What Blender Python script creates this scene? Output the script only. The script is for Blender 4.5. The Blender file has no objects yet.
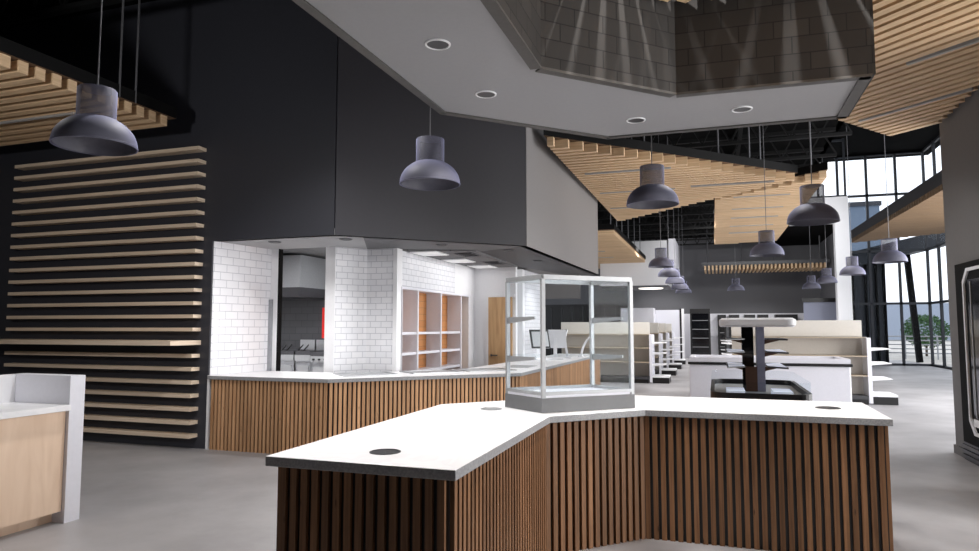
import bpy, math, random
from mathutils import Vector
random.seed(7)
SC = bpy.context.scene
COL = SC.collection
PI = math.pi

# ------------------------------------------------------------------ materials
def srgb(r, g, b):
    f = lambda c: (c/255/12.92) if c/255 <= 0.04045 else ((c/255+0.055)/1.055)**2.4
    return (f(r), f(g), f(b), 1)

def base(name):
    m = bpy.data.materials.new(name); m.use_nodes = True
    nt = m.node_tree; b = nt.nodes['Principled BSDF']
    return m, nt, b

def N(nt, t, **k):
    n = nt.nodes.new(t)
    for a, v in k.items(): setattr(n, a, v)
    return n

def mapped(nt, scale, src='UV'):
    tc = N(nt, 'ShaderNodeTexCoord'); mp = N(nt, 'ShaderNodeMapping')
    mp.inputs['Scale'].default_value = scale
    nt.links.new(tc.outputs[src], mp.inputs['Vector'])
    return mp.outputs['Vector']

def ramp(nt, fac, stops):
    r = N(nt, 'ShaderNodeValToRGB')
    el = r.color_ramp.elements
    while len(el) < len(stops): el.new(0.5)
    for e, (p, c) in zip(el, stops): e.position = p; e.color = c
    nt.links.new(fac, r.inputs['Fac'])
    return r.outputs['Color']

def plain(name, rgb, rough=0.5, metal=0.0, spec=0.5, noise=0.06, nscale=6):
    m, nt, b = base(name)
    c = srgb(*rgb)
    v = mapped(nt, (nscale,)*3, 'Object')
    n = N(nt, 'ShaderNodeTexNoise'); n.inputs['Detail'].default_value = 3
    nt.links.new(v, n.inputs['Vector'])
    lo = tuple(x*(1-noise) for x in c[:3])+(1,); hi = tuple(min(1, x*(1+noise)) for x in c[:3])+(1,)
    nt.links.new(ramp(nt, n.outputs['Fac'], [(0.3, lo), (0.7, hi)]), b.inputs['Base Color'])
    b.inputs['Roughness'].default_value = rough; b.inputs['Metallic'].default_value = metal
    b.inputs['Specular IOR Level'].default_value = spec
    return m

def wood(name, dark, light, along='u', rough=0.55, island=0.25, fine=60, knots=False):
    m, nt, b = base(name)
    sc = (1.6, fine, 1) if along == 'u' else (fine, 1.6, 1)
    v = mapped(nt, sc)
    geo = N(nt, 'ShaderNodeNewGeometry')
    add = N(nt, 'ShaderNodeVectorMath', operation='ADD')
    sc2 = N(nt, 'ShaderNodeVectorMath', operation='SCALE'); sc2.inputs[0].default_value = (37, 91, 13)
    nt.links.new(geo.outputs['Random Per Island'], sc2.inputs['Scale'])
    nt.links.new(v, add.inputs[0]); nt.links.new(sc2.outputs[0], add.inputs[1])
    n = N(nt, 'ShaderNodeTexNoise'); n.inputs['Detail'].default_value = 5; n.inputs['Scale'].default_value = 1
    n.inputs['Distortion'].default_value = 0.6
    nt.links.new(add.outputs[0], n.inputs['Vector'])
    col = ramp(nt, n.outputs['Fac'], [(0.25, srgb(*dark)), (0.75, srgb(*light))])
    hsv = N(nt, 'ShaderNodeHueSaturation')
    mr = N(nt, 'ShaderNodeMapRange'); mr.inputs['To Min'].default_value = 1-island; mr.inputs['To Max'].default_value = 1+island
    nt.links.new(geo.outputs['Random Per Island'], mr.inputs['Value'])
    nt.links.new(mr.outputs['Result'], hsv.inputs['Value']); nt.links.new(col, hsv.inputs['Color'])
    out = hsv.outputs['Color']
    if knots:
        v2 = mapped(nt, (14, 3.2, 1) if along == 'v' else (3.2, 14, 1))
        vo = N(nt, 'ShaderNodeTexVoronoi'); vo.inputs['Scale'].default_value = 1
        nt.links.new(v2, vo.inputs['Vector'])
        k = ramp(nt, vo.outputs['Distance'], [(0.02, (0.18, 0.15, 0.12, 1)), (0.09, (1, 1, 1, 1))])
        mx = N(nt, 'ShaderNodeMix', data_type='RGBA', blend_type='MULTIPLY'); mx.inputs[0].default_value = 1
        nt.links.new(out, mx.inputs[6]); nt.links.new(k, mx.inputs[7]); out = mx.outputs[2]
    nt.links.new(out, b.inputs['Base Color'])
    b.inputs['Roughness'].default_value = rough
    b.inputs['Specular IOR Level'].default_value = 0.3
    return m

def tiles(name, c1, c2, mortar, w, h, gap=0.004, rough=0.25, bump=0.25):
    m, nt, b = base(name)
    v = mapped(nt, (1, 1, 1))
    t = N(nt, 'ShaderNodeTexBrick')
    t.offset = 0.5
    t.inputs['Scale'].default_value = 1; t.inputs['Brick Width'].default_value = w; t.inputs['Row Height'].default_value = h
    t.inputs['Mortar Size'].default_value = gap; t.inputs['Mortar Smooth'].default_value = 0.1
    t.inputs['Color1'].default_value = srgb(*c1); t.inputs['Color2'].default_value = srgb(*c2); t.inputs['Mortar'].default_value = srgb(*mortar)
    nt.links.new(v, t.inputs['Vector']); nt.links.new(t.outputs['Color'], b.inputs['Base Color'])
    bp = N(nt, 'ShaderNodeBump', invert=True); bp.inputs['Strength'].default_value = bump; bp.inputs['Distance'].default_value = 0.004
    nt.links.new(t.outputs['Fac'], bp.inputs['Height']); nt.links.new(bp.outputs['Normal'], b.inputs['Normal'])
    b.inputs['Roughness'].default_value = rough
    return m

def concrete(name, dark, light, rough=0.4):
    m, nt, b = base(name)
    v = mapped(nt, (0.5, 0.5, 0.5), 'Object')
    n = N(nt, 'ShaderNodeTexNoise'); n.inputs['Scale'].default_value = 1.1; n.inputs['Detail'].default_value = 9; n.inputs['Roughness'].default_value = 0.62
    nt.links.new(v, n.inputs['Vector'])
    nt.links.new(ramp(nt, n.outputs['Fac'], [(0.3, srgb(*dark)), (0.72, srgb(*light))]), b.inputs['Base Color'])
    n2 = N(nt, 'ShaderNodeTexNoise'); n2.inputs['Scale'].default_value = 5; n2.inputs['Detail'].default_value = 6
    nt.links.new(v, n2.inputs['Vector'])
    rr = N(nt, 'ShaderNodeMapRange'); rr.inputs['To Min'].default_value = rough-0.08; rr.inputs['To Max'].default_value = rough+0.12
    nt.links.new(n2.outputs['Fac'], rr.inputs['Value']); nt.links.new(rr.outputs['Result'], b.inputs['Roughness'])
    b.inputs['Specular IOR Level'].default_value = 0.4
    return m

def quartz(name):
    m, nt, b = base(name)
    v = mapped(nt, (1, 1, 1), 'Object')
    n = N(nt, 'ShaderNodeTexNoise'); n.inputs['Scale'].default_value = 2.2; n.inputs['Detail'].default_value = 8; n.inputs['Distortion'].default_value = 1.4
    nt.links.new(v, n.inputs['Vector'])
    nt.links.new(ramp(nt, n.outputs['Fac'], [(0.44, srgb(238, 238, 240)), (0.5, srgb(234, 234, 237)), (0.54, srgb(240, 240, 242))]), b.inputs['Base Color'])
    b.inputs['Roughness'].default_value = 0.35
    return m

def emis(name, rgb, s):
    m, nt, b = base(name)
    b.inputs['Base Color'].default_value = srgb(*rgb)
    b.inputs['Emission Color'].default_value = srgb(*rgb); b.inputs['Emission Strength'].default_value = s
    return m

def glass(name, tint=(249, 251, 252), fac=0.12, rough=0.02):
    m = bpy.data.materials.new(name); m.use_nodes = True
    nt = m.node_tree; nt.nodes.remove(nt.nodes['Principled BSDF']); out = nt.nodes['Material Output']
    tr = N(nt, 'ShaderNodeBsdfTransparent'); tr.inputs['Color'].default_value = srgb(*tint)
    gl = N(nt, 'ShaderNodeBsdfGlossy'); gl.inputs['Roughness'].default_value = rough
    lw = N(nt, 'ShaderNodeLayerWeight'); lw.inputs['Blend'].default_value = 0.12
    mr = N(nt, 'ShaderNodeMapRange'); mr.inputs['To Min'].default_value = 0.002; mr.inputs['To Max'].default_value = fac*0.25
    nt.links.new(lw.outputs['Facing'], mr.inputs['Value'])
    mx = N(nt, 'ShaderNodeMixShader')
    nt.links.new(mr.outputs['Result'], mx.inputs['Fac'])
    nt.links.new(tr.outputs[0], mx.inputs[1]); nt.links.new(gl.outputs[0], mx.inputs[2]); nt.links.new(mx.outputs[0], out.inputs[0])
    return m

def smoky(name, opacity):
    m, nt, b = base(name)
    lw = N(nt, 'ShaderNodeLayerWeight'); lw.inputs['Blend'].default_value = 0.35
    col = ramp(nt, lw.outputs['Facing'], [(0.2, srgb(100, 100, 114)), (0.75, srgb(122, 123, 150)), (1.0, srgb(165, 170, 210))])  # edge sheen put into the colour, paler lilac at grazing view
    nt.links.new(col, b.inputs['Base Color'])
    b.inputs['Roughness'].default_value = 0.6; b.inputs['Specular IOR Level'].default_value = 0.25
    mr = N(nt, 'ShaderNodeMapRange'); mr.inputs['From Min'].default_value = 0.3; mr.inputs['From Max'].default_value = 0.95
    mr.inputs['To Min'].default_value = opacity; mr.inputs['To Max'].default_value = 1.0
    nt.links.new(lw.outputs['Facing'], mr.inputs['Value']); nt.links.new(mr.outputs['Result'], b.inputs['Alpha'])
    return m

M = {
 'floor': concrete('polished_concrete', (136, 134, 136), (180, 178, 180), 0.42),
 'black': plain('black_paint', (9, 9, 10), 0.85, spec=0.2, noise=0.1),
 'deck': plain('black_deck', (5, 5, 6), 0.95, spec=0.1),
 'joist': plain('black_steel', (14, 14, 15), 0.7, spec=0.3),
 'navy': plain('dark_wall_paint', (58, 59, 66), 0.42, spec=0.4, noise=0.03),
 'char': plain('charcoal_panel', (58, 57, 62), 0.5, spec=0.4, noise=0.03),
 'seam': plain('black_seam', (6, 6, 7), 0.8),
 'grayw': plain('grey_and_lit_wall', (118, 115, 115), 0.7, noise=0.03),
 'farw': plain('dark_grey_wall', (96, 96, 100), 0.7, noise=0.03),
 'white': plain('white_paint', (232, 232, 235), 0.5, noise=0.015),
 'whitelam': plain('white_laminate', (226, 226, 234), 0.4, noise=0.015),
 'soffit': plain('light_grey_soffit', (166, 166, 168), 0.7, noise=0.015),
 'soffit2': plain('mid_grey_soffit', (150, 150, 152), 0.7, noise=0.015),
 'sofshade': plain('shaded_soffit', (98, 98, 101), 0.6),
 'sofdeepshade': plain('deep_shaded_soffit', (58, 58, 62), 0.6),
 'wallr': plain('dim_grey_wall', (108, 106, 105), 0.7, noise=0.03),
 'steel': plain('brushed_steel', (172, 174, 178), 0.32, metal=0.9, noise=0.05),
 'alu': plain('satin_aluminium', (165, 167, 170), 0.45, metal=0.35, noise=0.04),
 'trim': plain('bronze_metal_trim', (84, 82, 80), 0.5, metal=0.3),
 'case_base': plain('grey_case_plinth', (104, 105, 107), 0.5, noise=0.03),
 'mull': plain('dark_bronze_mullion', (44, 47, 54), 0.5),
 'fascia': plain('dark_fascia', (40, 42, 48), 0.55),
 'blackplastic': plain('black_plastic', (18, 18, 20), 0.35),
 'darkgrey': plain('dark_grey_metal', (62, 62, 66), 0.45),
 'beige': plain('beige_panel', (210, 206, 199), 0.6, noise=0.02),
 'beigeback': plain('grey_beige_back_panel', (196, 190, 182), 0.65, noise=0.03),
 'tan': plain('tan_shelf_edge', (180, 165, 145), 0.55),
 'red': plain('red_plastic', (215, 40, 35), 0.4),
 'leaf': plain('tree_leaf', (58, 96, 48), 0.7, noise=0.35, nscale=3),
 'bark': plain('tree_bark', (70, 58, 46), 0.9, noise=0.3),
 'paving': concrete('pale_paving', (170, 166, 160), (205, 200, 192), 0.7),
 'hill': plain('hazy_blue_ground', (150, 160, 176), 0.9),
 'extdark': plain('dark_exterior_cladding', (38, 43, 52), 0.5, noise=0.1),
 'extblue': plain('blue_grey_cladding', (96, 112, 132), 0.6),
 'cloud': wood('light_oak_slat', (196, 164, 128), (228, 200, 164), 'u', 0.6, 0.05, 40),
 'clouddark': wood('mid_oak_slat', (104, 84, 62), (134, 110, 84), 'u', 0.6, 0.05, 40),
 'backwood': plain('dim_brown_backing', (96, 72, 50), 0.8),
 'slatwall': wood('pale_oak_board', (212, 190, 166), (238, 220, 198), 'u', 0.6, 0.06, 60),
 'ctr': wood('walnut_batten', (94, 66, 45), (144, 105, 74), 'v', 0.55, 0.22, 55, True),
 'ctr2': wood('mid_oak_batten', (166, 122, 86), (216, 172, 132), 'v', 0.55, 0.16, 55, True),
 'maple': wood('maple_veneer', (222, 192, 166), (240, 214, 190), 'v', 0.5, 0.02, 9),
 'door': wood('oak_door_veneer', (176, 138, 98), (214, 180, 138), 'v', 0.5, 0.05, 22),
 'orange': tiles('orange_wood_panel', (200, 138, 82), (188, 126, 72), (150, 104, 64), 0.9, 0.1, 0.003, 0.5),
 'brown': plain('brown_liner', (92, 62, 44), 0.6),
 'tileL': tiles('white_wall_tile', (232, 232, 236), (226, 226, 231), (188, 189, 197), 0.2, 0.1, 0.0045),
 'tile': tiles('white_subway_tile', (232, 232, 236), (225, 226, 231), (190, 191, 199), 0.165, 0.083, 0.0045),
 'tiledark': tiles('dark_grey_tile', (66, 67, 71), (60, 61, 65), (44, 45, 48), 0.3, 0.15, 0.006, 0.4),
 'brick': tiles('charcoal_block', (56, 53, 51), (42, 40, 39), (17, 16, 16), 0.245, 0.13, 0.0045, 0.75, 0.5),
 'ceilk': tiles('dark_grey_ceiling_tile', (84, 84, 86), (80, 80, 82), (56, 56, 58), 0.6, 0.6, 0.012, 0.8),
 'ceilt': tiles('grey_ceiling_tile', (118, 118, 120), (114, 114, 116), (84, 84, 86), 0.6, 0.6, 0.012, 0.8),
 'quartz': quartz('white_quartz'),
 'qedge': plain('grey_stone_edge', (150, 151, 154), 0.5, noise=0.2, nscale=18),
 'lightstrip': emis('dim_light_strip', (160, 160, 160), 0.02),
 'troffer': emis('troffer_diffuser', (250, 250, 250), 0.2),
 'ringlight': emis('lit_ring', (255, 250, 240), 1.6),
 'shelfglow': emis('glowing_white_liner', (225, 230, 245), 0.3),  # glow given to trays and shelf inserts that hold no lamp
 'glass': glass('clear_glass'),
 'winglass': glass('window_glass', (246, 248, 250)),
 'darkglass': plain('black_glass', (12, 13, 16), 0.08, spec=0.6),
 'fridgeglass': glass('tinted_door_glass', (120, 130, 150)),
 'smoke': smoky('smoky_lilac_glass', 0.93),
 'smokeclear': smoky('smoky_clear_glass', 0.6),
 'smokein': plain('grey_lamp_liner', (96, 96, 108), 0.5),
 'lens': plain('grey_lamp_lens', (62, 63, 66), 0.35),
 'cable': plain('grey_cable', (120, 120, 124), 0.4, metal=0.5),
 'hole': plain('black_grommet', (30, 30, 32), 0.4),
}

# ------------------------------------------------------------------ mesh helper
class MB:
    def __init__(s): s.v = []; s.f = []; s.m = []
    def add(s, vs, fs, mi=0):
        o = len(s.v); s.v += [tuple(p) for p in vs]
        for f in fs: s.f.append([i+o for i in f]); s.m.append(mi)
        return s
    def box(s, x0, y0, z0, x1, y1, z1, mi=0):
        x0, x1 = min(x0, x1), max(x0, x1); y0, y1 = min(y0, y1), max(y0, y1); z0, z1 = min(z0, z1), max(z0, z1)
        return s.prism([(x0, y0), (x1, y0), (x1, y1), (x0, y1)], z0, z1, mi)
    def prism(s, poly, z0, z1, mi=0, mtop=None, mbot=None):
        a = sum(poly[i][0]*poly[(i+1) % len(poly)][1]-poly[(i+1) % len(poly)][0]*poly[i][1] for i in range(len(poly)))
        if a < 0: poly = poly[::-1]
        n = len(poly)
        vs = [(x, y, z0) for x, y in poly]+[(x, y, z1) for x, y in poly]
        s.add(vs, [], mi); o = len(s.v)-2*n
        def F(ix, k): s.f.append([o+i for i in ix]); s.m.append(k)
        F(list(range(n-1, -1, -1)), mi if mbot is None else mbot)
        F(list(range(n, 2*n)), mi if mtop is None else mtop)
        for i in range(n): j = (i+1) % n; F([i, j, n+j, n+i], mi)
        return s
    def bar(s, p, q, w, z0, z1, mi=0, side=0):
        """upright slab along plan segment p-q, w thick; side 0 centred, 1 left, -1 right"""
        dx, dy = q[0]-p[0], q[1]-p[1]; L = math.hypot(dx, dy); nx, ny = -dy/L, dx/L
        a, b = {0: (-w/2, w/2), 1: (0, w), -1: (-w, 0)}[side]
        return s.prism([(p[0]+nx*a, p[1]+ny*a), (q[0]+nx*a, q[1]+ny*a), (q[0]+nx*b, q[1]+ny*b), (p[0]+nx*b, p[1]+ny*b)], z0, z1, mi)
    def beam(s, p, q, w, h, mi=0):
        p, q = Vector(p), Vector(q); d = (q-p).normalized()
        up = Vector((0, 0, 1)) if abs(d.z) < 0.98 else Vector((0, 1, 0))
        r = d.cross(up).normalized()*w/2; u = r.cross(d).normalized()*h/2
        vs = [p-r-u, p+r-u, p+r+u, p-r+u, q-r-u, q+r-u, q+r+u, q-r+u]
        return s.add(vs, [(0, 1, 2, 3), (7, 6, 5, 4), (0, 4, 5, 1), (1, 5, 6, 2), (2, 6, 7, 3), (3, 7, 4, 0)], mi)
    def tube(s, p, q, r, n=10, mi=0, r2=None):
        p, q = Vector(p), Vector(q); d = (q-p).normalized(); r2 = r if r2 is None else r2
        up = Vector((0, 0, 1)) if abs(d.z) < 0.9 else Vector((1, 0, 0))
        a = d.cross(up).normalized(); b = d.cross(a)
        vs = []
        for c, rr in ((p, r), (q, r2)):
            for i in range(n):
                t = 2*PI*i/n; vs.append(c+a*rr*math.cos(t)+b*rr*math.sin(t))
        fs = [(i, (i+1) % n, n+(i+1) % n, n+i) for i in range(n)]+[tuple(range(n-1, -1, -1)), tuple(range(n, 2*n))]
        return s.add(vs, fs, mi)
    def lathe(s, prof, c=(0, 0, 0), n=40, mi=0):
        vs = []
        for r, z in prof:
            for i in range(n):
                t = 2*PI*i/n; vs.append((c[0]+r*math.cos(t), c[1]+r*math.sin(t), c[2]+z))
        fs = []
        for k in range(len(prof)-1):
            for i in range(n): j = (i+1) % n; fs.append((k*n+i, k*n+j, (k+1)*n+j, (k+1)*n+i))
        return s.add(vs, fs, mi)
    def build(s, name, mat, parent=None, origin=None, smooth=False, bevel=0, uvrot=0):
        if origin is None: origin = ORG.get(parent.name, (0, 0, 0)) if parent else (0, 0, 0)
        me = bpy.data.meshes.new(name)
        me.from_pydata([(x-origin[0], y-origin[1], z-origin[2]) for x, y, z in s.v], [], s.f)
        for m in (mat if isinstance(mat, (list, tuple)) else [mat]): me.materials.append(m)
        me.polygons.foreach_set('material_index', s.m)
        if smooth: me.polygons.foreach_set('use_smooth', [True]*len(s.f))
        uv = me.uv_layers.new(name='UVMap'); me.update()
        cr, sr = math.cos(uvrot), math.sin(uvrot)
        for p in me.polygons:
            n = p.normal
            if abs(n.z) > 0.7:
                for li in p.loop_indices:
                    q = s.v[me.loops[li].vertex_index]; uv.data[li].uv = (q[0]*cr+q[1]*sr, -q[0]*sr+q[1]*cr)
            else:
                l = math.hypot(n.x, n.y) or 1; tx, ty = -n.y/l, n.x/l
                for li in p.loop_indices:
                    q = s.v[me.loops[li].vertex_index]; uv.data[li].uv = (q[0]*tx+q[1]*ty, q[2])
        o = bpy.data.objects.new(name, me); COL.objects.link(o)
        if parent: o.parent = parent; ORG[o.name] = origin
        else: ORG[o.name] = origin; o.location = origin
        if bevel:
            b = o.modifiers.new('edge', 'BEVEL'); b.width = bevel; b.segments = 2; b.limit_method = 'ANGLE'
        if smooth:
            o.modifiers.new('split', 'EDGE_SPLIT').split_angle = 0.7
        return o
ORG = {}

def tag(o, label=None, cat=None, group=None, kind=None):
    if label: o['label'] = label
    if cat: o['category'] = cat
    if group: o['group'] = group
    if kind: o['kind'] = kind
    return o

def thing(name, label, cat, loc=(0, 0, 0), group=None):
    o = bpy.data.objects.new(name, None); COL.objects.link(o); o.location = loc
    o.empty_display_size = 0.1
    ORG[o.name] = tuple(loc)
    return tag(o, label, cat, group)

def kids(o): return [c for c in bpy.data.objects if c.parent == o]

def copy_tree(o, loc, label=None, rz=None):
    def rec(a, par):
        c = a.copy(); COL.objects.link(c); c.parent = par
        for k in kids(a): rec(k, c)
        return c
    c = rec(o, None); c.location = loc
    if rz is not None: c.rotation_euler.z = rz
    if label: c['label'] = label
    return c

def struct(name, mb, mat, **k):
    return tag(mb.build(name, mat, **k), kind='structure')

# ------------------------------------------------------------------ camera
cam = bpy.data.cameras.new('camera'); cam.sensor_width = 36; cam.lens = 670/979*36
co = bpy.data.objects.new('camera', cam); COL.objects.link(co)
co.location = (0, 0, 1.5); co.rotation_euler = (math.radians(94.395), 0, math.radians(18.663))
cam.clip_end = 300; cam.clip_start = 0.05
SC.camera = co

DECK = 5.9      # underside of black roof deck
BULK = 2.583    # soffit over the wall counter
# bulkhead plan corners
BL, BM, BN, BO = (-6.0, 6.84), (-4.24, 6.84), (-2.376, 8.58), (-2.285, 13.8)

# ------------------------------------------------------------------ setting
struct('floor', MB().box(-13, -4, -0.1, 8.0, 35, 0), M['floor'])
struct('ceiling', MB().box(-13, -4, DECK, 2.7, 35, DECK+0.15), M['deck'])
struct('ceiling_near', MB().box(2.7, -4, DECK, 8, 9.5, DECK+0.15), M['deck'])
struct('ceiling_right', MB().box(2.6, 9.5, 8.45, 8.3, 31, 8.6), M['deck'])
struct('wall_deck_edge', MB().box(2.6, 9.5, DECK, 2.7, 35, 8.6), M['deck'])
struct('ceiling_back', MB().box(2.6, 27.3, 5.35, 4.65, 35, 5.45), M['deck'])
struct('wall_left', MB().box(-13, 6.84, 0, -6.0, 7.0, DECK), M['navy'])
struct('wall_far_left', MB().box(-13, -4, 0, -12.85, 6.84, DECK), M['navy'])
struct('wall_behind', MB().box(-13, -4.1, 0, 8, -3.95, DECK), M['black'])
struct('wall_far', MB().box(-13, 34.5, 2.15, 4.7, 34.7, DECK), M['farw'])
struct('wall_far_cladding', MB().box(-13, 34.5, 0, 4.7, 34.72, 2.15), M['whitelam'])
struct('wall_right', MB().box(2.68, 6.3, 0, 2.95, 9.5, 8.6), M['wallr'])
struct('wall_light_block', MB().box(5.0, -4, 0, 5.15, 2.7, 6), M['black'])  # added out of view to keep daylight off the island's near face
struct('baseboard_right', MB().box(2.66, 9.05, 0, 2.97, 9.52, 0.1), M['wallr'])
# bulkhead over the wall counter
wb = struct('wall_bulkhead_front', MB().box(BL[0], BL[1], BULK, BM[0]-0.008, BL[1]+0.1, DECK), M['navy'])
struct('wall_bulkhead_angled', MB().bar((BM[0]+0.006, BM[1]+0.006), (BN[0]-0.006, BN[1]-0.006), 0.1, BULK, DECK, side=1), M['char'])
struct('wall_bulkhead_side', MB().bar((BN[0], BN[1]+0.008), BO, 0.1, BULK, DECK, side=1), M['grayw'])  # lighter grey carries the window light on this charcoal bulkhead's side
struct('wall_bulkhead_end', MB().box(-6.2, 13.7, BULK, BO[0], 13.8, DECK), M['grayw'])
struct('trim_1', MB().bar((BM[0]-0.02, BM[1]+0.02), (BM[0]+0.02, BM[1]+0.03), 0.03, BULK+0.01, DECK, side=1), M['seam'])
struct('trim_2', MB().bar((BN[0]-0.03, BN[1]+0.0), (BN[0]-0.01, BN[1]+0.03), 0.03, BULK+0.01, DECK, side=1), M['seam'])
# soffit under the bulkhead
sof = [(-5.99, 6.852), (-4.247, 6.852), (-2.392, 8.588), (-2.30, 13.68), (-2.95, 13.75), (-3.36, 11.55), (-3.29, 9.1), (-4.16, 8.42), (-4.16, 8.28), (-4.6, 8.28), (-4.85, 7.87), (-6.0, 7.87)]
sofA = [(-5.99, 6.852), (-4.247, 6.852), (-4.0, 7.09), (-4.6, 8.28), (-4.85, 7.87), (-5.99, 7.87)]
sofB = [(-4.0, 7.09), (-2.392, 8.588), (-3.29, 9.1), (-4.16, 8.42), (-4.16, 8.28), (-4.6, 8.28)]
sofC = [(-2.392, 8.588), (-2.30, 13.68), (-2.95, 13.68), (-3.36, 11.55), (-3.29, 9.1)]
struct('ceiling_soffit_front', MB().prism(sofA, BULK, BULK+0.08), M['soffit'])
struct('ceiling_soffit_angled', MB().prism(sofB, BULK, BULK+0.08), M['sofshade'])  # same soffit, its falling-off light put into a darker colour
struct('ceiling_soffit_side', MB().prism(sofC, BULK, BULK+0.08), M['sofdeepshade'])  # deepest soffit shade, also put into the colour
for i, (x, y) in enumerate([(-5.3, 7.15), (-4.3, 7.2), (-3.4, 8.1), (-2.75, 9.0), (-2.75, 10.6)]):
    d = tag(MB().lathe([(0.001, -0.004), (0.055, -0.004), (0.075, -0.012), (0.085, -0.002)], (x, y, BULK), 20).build('recessed_downlight', M['lens'], origin=(x, y, BULK)),
            ['round recessed downlight in the soffit above the tiled pass opening', 'round recessed downlight where the counter soffit turns its first corner',
             'round recessed downlight in the angled soffit above the food wells', 'round recessed downlight at the dark end of the soffit near its corner',
             'round recessed downlight deepest along the dark side soffit'][i], 'light', 'downlights in the counter soffit')
# kitchen walls
struct('wall_kitchen_tiled_left', MB().bar((-5.99, 6.86), (-5.868, 7.86), 0.1, 0, BULK, side=1), M['tileL'])
struct('trim_3', MB().box(-6.0, 6.825, 0, -5.97, 6.86, 0.9), M['white'])
struct('trim_4', MB().box(-5.865, 7.85, 0, -5.75, 7.88, BULK), M['white'])
struct('trim_5', MB().box(-5.875, 7.82, 0.9, -5.82, 7.85, 1.88), M['steel'])
struct('trim_6', MB().box(-5.0, 7.86, 0, -4.85, 8.1, BULK), M['white'])
struct('trim_9', MB().box(-5.75, 7.85, 0, -5.725, 7.92, BULK), M['black'])
struct('wall_kitchen_tiled_return', MB().bar((-4.85, 7.87), (-4.6, 8.28), 0.08, 0, BULK, side=1), M['tile'])
struct('wall_kitchen_tiled_front', MB().box(-4.6, 8.28, 0, -4.19, 8.38, BULK), M['tile'])
struct('trim_7', MB().box(-4.19, 8.27, 0, -4.13, 8.43, 2.7), M['white'])
struct('wall_prep_tiled', MB().box(-4.3, 8.43, 2.06, -4.14, 10.45, 2.583), M['tile'])
struct('wall_prep_white', MB().box(-4.3, 10.45, 2.06, -4.14, 11.5, 2.583).box(-4.3, 11.12, 0, -4.14, 11.5, 2.06), M['white'])
struct('wall_prep_back', MB().box(-4.3, 11.4, 0, -3.36, 11.5, 2.583), M['white'])
struct('trim_8', MB().box(-3.57, 12.05, 0, -3.42, 12.2, 2.58), M['white'])
struct('wall_kitchen_tiled_far', MB().box(-3.52, 12.2, 0, -3.42, 13.6, 2.58), M['tile'])
struct('ceiling_prep', MB().prism([(-4.14, 8.43), (-3.19, 8.85), (-3.32, 11.4), (-4.14, 11.4)], 2.565, 2.583), M['ceilt'])
struct('wall_kitchen_left', MB().box(-10.6, 7.0, 0, -10.5, 15, 3), M['white'])
struct('wall_kitchen_back', MB().box(-10.5, 12.97, 0, -4.4, 13.07, 3.0), M['tiledark'])
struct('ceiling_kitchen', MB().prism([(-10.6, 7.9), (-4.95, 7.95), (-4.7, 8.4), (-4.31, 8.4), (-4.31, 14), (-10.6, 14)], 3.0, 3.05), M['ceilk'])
# door to the back room
dr = struct('door_1', MB().box(-3.86, 11.36, 0, -3.42, 11.4, 2.03), M['door'])
MB().box(-3.90, 11.355, 0, -3.86, 11.4, 2.08).box(-3.86, 11.355, 2.035, -3.37, 11.4, 2.08).build('door_frame', M['white'], dr)
MB().beam((-3.80, 11.33, 1.0), (-3.68, 11.33, 1.0), 0.02, 0.02).box(-3.81, 11.33, 0.98, -3.79, 11.36, 1.02).build('door_handle', M['darkgrey'], dr)

# ceiling joists
def joist(y, x0, x1):
    mb = MB().box(x0, y-0.05, 5.25, x1, y+0.05, 5.31).box(x0, y-0.05, 5.82, x1, y+0.05, 5.9)
    n = int((x1-x0)/0.55)
    for i in range(n):
        a = x0+(x1-x0)*i/n; b = x0+(x1-x0)*(i+1)/n; m = (a+b)/2
        mb.beam((a, y, 5.3), (m, y, 5.83), 0.03, 0.03); mb.beam((m, y, 5.83), (b, y, 5.3), 0.03, 0.03)
    return mb
for i in range(18):
    y = 2.2+i*1.75
    x1 = 2.6; x0 = -12.8 if y < 6.6 else (-2.2 if y < 13.9 else -8)
    struct('ceiling_joist', joist(y, x0, x1), M['joist'])
for i, x in enumerate((-1.9, 0.6)):
    struct('ceiling_purlin', MB().box(x-0.04, 0, 5.7, x+0.04, 34, 5.82), M['joist'])

# ------------------------------------------------------------------ slat screen on the left wall
sl = thing('mounted_slat_screen', 'tall screen of pale oak boards on the black wall beside the tiled opening', 'wall screen', (-7.9, 6.84, 0))
zs = [0.16+i*0.1637 for i in range(23)]
for i, z in enumerate(zs):
    if i == 7: mb = MB().box(-9.95, 6.84, z-0.028, -6.13, 6.34, z+0.028)
    else: mb = MB().box(-9.36, 6.84, z-0.022, -6.14, 6.70, z+0.022)
    mb.build('slat', M['slatwall'], sl)
# (the deeper eighth board is a ledge of the same screen)

# ------------------------------------------------------------------ slatted ceiling panels
def clip_lines(poly, th, pitch, w):
    d = (math.cos(th), math.sin(th)); n = (-d[1], d[0])
    vs = [p[0]*n[0]+p[1]*n[1] for p in poly]
    lo, hi = min(vs), max(vs)
    k = math.ceil((lo+w/2)/pitch)
    res = []
    while k*pitch < hi-w/2:
        c = k*pitch; ts = []
        for i in range(len(poly)):
            p, q = poly[i], poly[(i+1) % len(poly)]
            a = p[0]*n[0]+p[1]*n[1]-c; b = q[0]*n[0]+q[1]*n[1]-c
            if (a < 0) != (b < 0):
                t = a/(a-b); x = p[0]+(q[0]-p[0])*t; y = p[1]+(q[1]-p[1])*t
                ts.append(x*d[0]+y*d[1])
        ts.sort()
        for i in range(0, len(ts)-1, 2):
            if ts[i+1]-ts[i] > 0.08: res.append((c, ts[i], ts[i+1]))
        k += 1
    return res, d, n

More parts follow.
